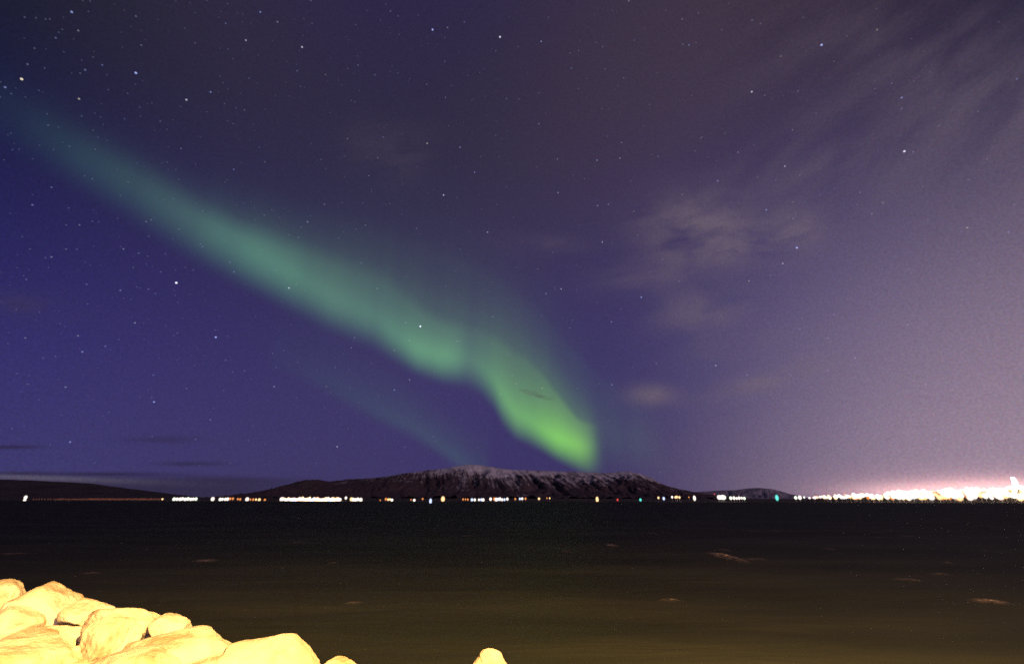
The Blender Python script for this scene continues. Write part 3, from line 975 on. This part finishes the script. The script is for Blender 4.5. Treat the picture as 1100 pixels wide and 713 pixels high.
# ------------------------------------------------------------------ stars
TILE = 275.0 / 1089.0
STARS = {  # tile origin: list of x, y (in the enlarged tile), magnitude class 1 faint .. 5 bright
    (0, 0): [(305, 52, 3.4), (578, 70, 2), (333, 131, 2.3), (237, 162, 2), (265, 126, 1.3), (250, 138, 1.3), (147, 206, 1.4), (117, 274, 1.7), (362, 298, 2.6), (435, 277, 2),
             (578, 311, 4.6), (92, 337, 4.1), (22, 372, 3.2), (48, 399, 1.6), (165, 385, 1.4), (336, 421, 3.3), (461, 382, 1.5), (601, 193, 2), (793, 425, 3.8), (896, 392, 2.9),
             (960, 100, 2), (1046, 172, 3), (830, 184, 1.4), (970, 210, 1.4), (1004, 460, 1.5), (1040, 468, 1.5), (594, 456, 1.4), (205, 533, 1.8), (200, 485, 1.4), (347, 494, 1.5),
             (530, 506, 1.5), (681, 514, 1.5), (770, 632, 2.2), (53, 637, 1.4), (376, 50, 1.3), (153, 77, 1.2), (105, 74, 1.2), (992, 527, 1.2), (948, 353, 1.4), (1058, 333, 1.4),
             (212, 82, 1.2), (194, 82, 1.2), (341, 312, 1.3), (543, 398, 1.1), (383, 5, 1.4), (955, 442, 1.2), (190, 290, 1.1), (295, 622, 1.1), (405, 635, 1.1)],
    (275, 0): [(18, 52, 3.2), (92, 94, 2.3), (196, 201, 3.9), (175, 302, 2.3), (296, 318, 1.6), (434, 278, 2), (506, 319, 2.1), (572, 48, 2.1), (605, 69, 1.9), (751, 127, 4.2), (815, 118, 2.1),
               (886, 95, 2.1), (1038, 158, 4.3), (1020, 217, 1.4), (803, 262, 1.7), (726, 359, 2), (806, 415, 1.8), (1066, 420, 2.1), (389, 590, 1.9), (541, 584, 2), (728, 610, 3), (868, 627, 3.2),
               (1020, 576, 1.7), (518, 672, 1.7), (277, 679, 1.7), (37, 689, 1.6), (15, 626, 1.6), (233, 3, 2), (238, 100, 1.2), (424, 106, 1.2), (902, 322, 1.3), (832, 364, 1.2), (405, 428, 1.2), (955, 666, 1.3),
               (390, 292, 1.2), (803, 160, 1.2), (420, 434, 1.2), (190, 367, 1.1), (820, 535, 1.2), (1035, 668, 1.2), (376, 664, 1.3)],
    (550, 0): [(124, 177, 3.3), (26, 200, 1.6), (252, 291, 2.2), (283, 216, 1.8), (247, 226, 1.4), (358, 182, 1.6), (385, 200, 1.4), (396, 294, 1.9), (475, 332, 1.6), (520, 172, 1.5), (497, 5, 2),
               (724, 82, 1.8), (793, 57, 1.7), (727, 189, 1.5), (753, 192, 2.4), (893, 128, 1.6), (1021, 87, 2), (1057, 102, 1.7), (1020, 391, 3.5), (114, 396, 1.4), (30, 422, 1.9), (114, 527, 2.7),
               (193, 677, 2.2), (362, 682, 3.2), (459, 673, 2.5), (466, 607, 2.2), (585, 445, 1.4), (622, 666, 2.1), (803, 588, 2), (809, 583, 1.6), (779, 643, 1.6), (836, 668, 1.4), (961, 648, 2.5), (905, 568, 1.3),
               (155, 75, 1.2), (284, 377, 1.2), (382, 463, 1.2), (1075, 406, 1.6), (783, 182, 1.3), (593, 657, 1.3), (405, 580, 1.1), (765, 407, 1.2), (560, 536, 1.1)],
    (825, 0): [(228, 192, 4.0), (464, 127, 2.1), (55, 240, 1.7), (569, 416, 3.2), (568, 463, 2.3), (580, 644, 4.5), (618, 647, 2.2), (1059, 336, 2.1), (526, 355, 1.8), (127, 388, 1.6), (104, 553, 1.9),
               (72, 707, 3.0), (468, 643, 1.4), (280, 262, 1.2), (728, 535, 1.2), (932, 676, 1.3), (150, 75, 1.2), (455, 378, 1.2), (893, 475, 1.1)],
    (0, 180): [(219, 84, 2.1), (138, 159, 2.7), (292, 172, 1.5), (338, 244, 1.9), (393, 229, 1.6), (419, 231, 1.5), (282, 244, 1.3), (622, 230, 1.9), (643, 222, 1.5), (763, 262, 1.8), (525, 346, 2.0), (590, 364, 2.0),
               (628, 377, 1.4), (281, 347, 1.6), (327, 347, 1.5), (219, 380, 2.3), (193, 384, 1.3), (112, 476, 1.8), (369, 496, 2.1), (512, 522, 2.6), (566, 425, 1.4), (684, 444, 1.8), (582, 507, 1.4), (631, 517, 2.2),
               (661, 536, 1.7), (750, 490, 5.0), (574, 660, 2.7), (979, 402, 2.3), (995, 444, 2.6), (853, 325, 1.9), (860, 337, 1.8), (822, 435, 1.4), (994, 8, 2.4), (703, 367, 1.3), (360, 36, 1.4), (393, 48, 1.3),
               (545, 62, 1.3), (738, 132, 1.2), (862, 185, 1.2), (633, 292, 1.2), (128, 347, 1.2), (757, 573, 1.2), (373, 580, 1.3)],
    (275, 180): [(930, 20, 3.3), (480, 35, 1.9), (798, 117, 3.8), (853, 127, 1.6), (291, 156, 2.7), (219, 231, 2.8), (231, 206, 1.5), (368, 148, 1.5), (454, 150, 1.5), (465, 245, 1.7), (683, 259, 1.9), (985, 275, 2.8),
                 (181, 297, 2.2), (140, 512, 3.4), (448, 406, 1.8), (516, 514, 2.0), (846, 440, 1.8), (699, 675, 5.0), (636, 659, 2.1), (1008, 634, 2.2), (782, 622, 1.6), (870, 347, 1.3), (960, 177, 1.5), (1024, 158, 1.5),
                 (35, 203, 1.5), (68, 180, 1.5), (352, 299, 1.4), (424, 261, 1.3), (570, 153, 1.2), (192, 253, 1.3), (492, 103, 1.2), (990, 527, 1.4), (172, 495, 1.7), (206, 525, 1.4), (296, 5, 1.5), (935, 692, 1.3), (80, 435, 1.2), (140, 287, 1.3), (372, 275, 1.2), (808, 505, 1.2)],
    (550, 180): [(196, 107, 2.5), (364, 162, 2.7), (410, 157, 2.1), (384, 317, 3.3), (518, 186, 1.9), (535, 288, 1.7), (875, 57, 2.8), (724, 114, 1.8), (818, 160, 1.6), (670, 234, 1.7), (1082, 180, 2.8), (640, 391, 2.1),
                 (711, 484, 2.0), (1008, 482, 2.7), (550, 551, 3.7), (209, 516, 3.0), (182, 509, 1.8), (145, 536, 2.7), (109, 431, 1.7), (173, 361, 1.7), (14, 425, 1.6), (363, 574, 1.8), (463, 601, 1.8), (423, 656, 3.2),
                 (258, 650, 1.8), (962, 215, 1.4), (6, 211, 1.4), (308, 47, 1.4), (275, 520, 1.3), (895, 407, 1.4), (1043, 42, 1.3), (248, 682, 1.3), (505, 57, 1.2), (258, 32, 1.2), (1078, 645, 1.5), (812, 292, 1.2)],
    (825, 180): [(123, 341, 4.4), (63, 408, 3.2), (10, 459, 2.1), (107, 217, 2.3), (107, 146, 1.6), (157, 144, 1.4), (222, 116, 1.6), (392, 106, 2.2), (489, 150, 1.9), (442, 197, 1.9), (379, 158, 1.3), (848, 256, 2.4),
                 (1023, 275, 2.1), (280, 626, 2.2), (145, 641, 1.9), (135, 686, 1.4), (594, 669, 1.6), (896, 406, 1.6), (486, 431, 1.4), (598, 432, 1.5), (613, 435, 1.3), (690, 420, 1.3), (33, 53, 1.5), (135, 32, 1.4), (823, 272, 1.4),
                 (852, 52, 1.3), (658, 82, 1.2), (1048, 158, 1.2), (680, 222, 1.1)],
    (0, 350): [(918, 48, 4.2), (968, 44, 1.6), (960, 146, 2.0), (990, 196, 1.8), (1040, 191, 1.5), (951, 274, 1.6), (794, 266, 1.6), (652, 209, 2.3), (655, 323, 3.6), (646, 302, 1.4), (332, 42, 2.3), (350, 110, 2.9), (448, 86, 2.0),
               (108, 51, 1.9), (183, 136, 1.5), (236, 129, 1.2), (279, 260, 2.3), (298, 493, 2.8), (647, 470, 1.6), (832, 482, 2.2), (895, 399, 1.9), (754, 30, 1.4), (868, 126, 1.4), (1068, 226, 1.4), (505, 57, 1.2), (915, 18, 1.3), (980, 582, 1.2)],
    (275, 350): [(77, 258, 2.6), (299, 257, 1.8), (71, 117, 1.8), (178, 155, 1.6), (405, 93, 2.3), (419, 50, 2.0), (588, 104, 2.1), (653, 229, 2.7), (588, 272, 3.1), (345, 513, 2.8), (653, 62, 2.2), (856, 64, 2.0), (759, 195, 1.8), (1040, 290, 2.4),
                 (753, 470, 1.9), (173, 305, 1.4), (118, 105, 1.4), (337, 177, 1.3), (492, 158, 1.3), (85, 178, 1.2), (520, 295, 1.3), (818, 295, 1.2), (637, 515, 1.2), (390, 435, 1.1)],
    (550, 350): [(425, 250, 3.3), (867, 168, 3.0), (1000, 208, 2.5), (129, 264, 2.4), (18, 245, 2.3), (278, 264, 1.9), (614, 158, 1.7), (514, 176, 1.4), (629, 622, 1.9), (372, 246, 1.3), (245, 8, 1.5), (505, 513, 1.2), (2, 214, 1.5)],
    (825, 350): [(370, 136, 2.5), (255, 52, 1.9), (255, 191, 2.1), (99, 210, 1.7), (671, 249, 2.1), (710, 482, 2.3), (12, 414, 1.4), (145, 140, 1.3), (135, 12, 1.5), (672, 285, 1.2)],
}
NAMED = {
    (0, 0, 578, 311): 'bright blue star alone in the upper left sky', (0, 0, 92, 337): 'bright yellowish star near the upper left edge', (0, 0, 336, 421): 'yellowish star in the upper left sky above the aurora',
    (275, 0, 751, 127): 'bright blue star left of the middle at the top of the sky', (275, 0, 1038, 158): 'bright white star at the top middle of the sky', (275, 0, 196, 201): 'white star in the upper sky left of the middle',
    (825, 0, 228, 192): 'bright blue star high in the upper right sky', (825, 0, 580, 644): 'bright white star with a faint companion in the right sky',
    (0, 180, 750, 490): 'bright white star below the left half of the aurora', (275, 180, 699, 675): 'brightest star, shining in the middle of the aurora band', (275, 180, 798, 117): 'white star high above the middle of the aurora',
    (825, 180, 123, 341): 'bright blue star right of the thin clouds', (0, 350, 918, 48): 'bright white star in the blue sky under the aurora', (0, 350, 655, 323): 'white star low in the deep blue left sky',
    (550, 180, 550, 551): 'blue star below the thin cloud right of the middle', (550, 350, 425, 250): 'bluish star right of the green end of the aurora',
}
STAR_D = 60000.0
def star_mesh(name, col, k):
    bm = bmesh.new()
    bmesh.ops.create_icosphere(bm, subdivisions=1, radius=1.0)
    me = bpy.data.meshes.new(name)
    bm.to_mesh(me)
    bm.free()
    me.materials.append(glow_mat(name + '_light', col, k, 'NONE', 1.0))
    return me
TINT = {'blue': (0.42, 0.50, 1.0), 'white': (0.80, 0.82, 1.0), 'warm': (1.0, 0.86, 0.62)}
BINS = [1.1, 1.3, 1.5, 1.8, 2.1, 2.5, 3.0, 3.6, 4.3, 5.0]
SM = {}
def star_look(mag, tint):
    b = min(BINS, key=lambda v: abs(v - mag))
    key = (b, tint)
    if key not in SM:
        SM[key] = star_mesh('star', TINT[tint], STAR_K * 0.042 * 2.05 ** b)
    return SM[key], (0.46 + 0.115 * b)
STAR_K = 1.0
rs = random.Random(77)
allstars = []
for (ox, oy), lst in STARS.items():
    for (x, y, mag) in lst:
        allstars.append((mag, ox + x * TILE, oy + y * TILE, NAMED.get((ox, oy, x, y)), (ox, oy, x, y)))
allstars.sort(key=lambda s: -s[0])
def place(px, py):
    d = ray(px, py).normalized()
    return Vector((0, 0, CAM_H)) + d * STAR_D, STAR_D / F / max(0.2, (CAM_M.transposed() @ d).z * -1)
faint = []
for i, (mag, px, py, lab, key) in enumerate(allstars):
    tint = rs.choices(('blue', 'white', 'warm'), (0.68, 0.27, 0.05))[0]
    if lab:
        tint = 'blue' if 'blu' in lab else ('warm' if 'yellow' in lab else 'white')
    if i < 290:
        me, r = star_look(mag, tint)
        p, s = place(px, py)
        o = bpy.data.objects.new('star', me)
        COL.objects.link(o)
        o.location = p
        r *= STAR_D / F * 1.05
        o.scale = (r, r, r)
        word = 'bright' if mag > 3.0 else ('small' if mag > 2.0 else 'faint')
        tag(o, lab or (word + ' pinprick star among many in the night sky'), 'star', 'stars in the night sky')
    else:
        faint.append((mag, px, py))
# the rest and the barely seen ones
for k in range(560):
    px = rs.uniform(0, 1100) if rs.random() < 0.5 else rs.uniform(0, 560)
    py = rs.uniform(0, 500)
    if px + py > 1200 and rs.random() < 0.7:
        continue
    faint.append((rs.uniform(0.15, 1.05), px, py))
FM = [glow_mat('faint_star_light', (0.62, 0.66, 1.0), 0.042 * 2.05 ** v, 'NONE', 1.0) for v in (0.5, 0.9, 1.3)]
vs, fs, mi = [], [], []
ico = bmesh.new()
bmesh.ops.create_icosphere(ico, subdivisions=1, radius=1.0)
iv = [v.co.copy() for v in ico.verts]
ico.verts.index_update()
if_ = [tuple(v.index for v in f.verts) for f in ico.faces]
ico.free()
for (mag, px, py) in faint:
    p, s = place(px, py)
    r = STAR_D / F * (0.46 + 0.115 * mag) * 1.05
    b = len(vs)
    vs.extend(p + v * r for v in iv)
    fs.extend(tuple(b + q for q in f) for f in if_)
    mi.extend([0 if mag < 0.7 else (1 if mag < 1.1 else 2)] * len(if_))
o = mesh_obj('faint_stars', vs, fs, FM, smooth=False)
o.data.polygons.foreach_set('material_index', mi)
tag(o, 'countless faint stars scattered over the whole night sky', 'stars', kind='stuff')
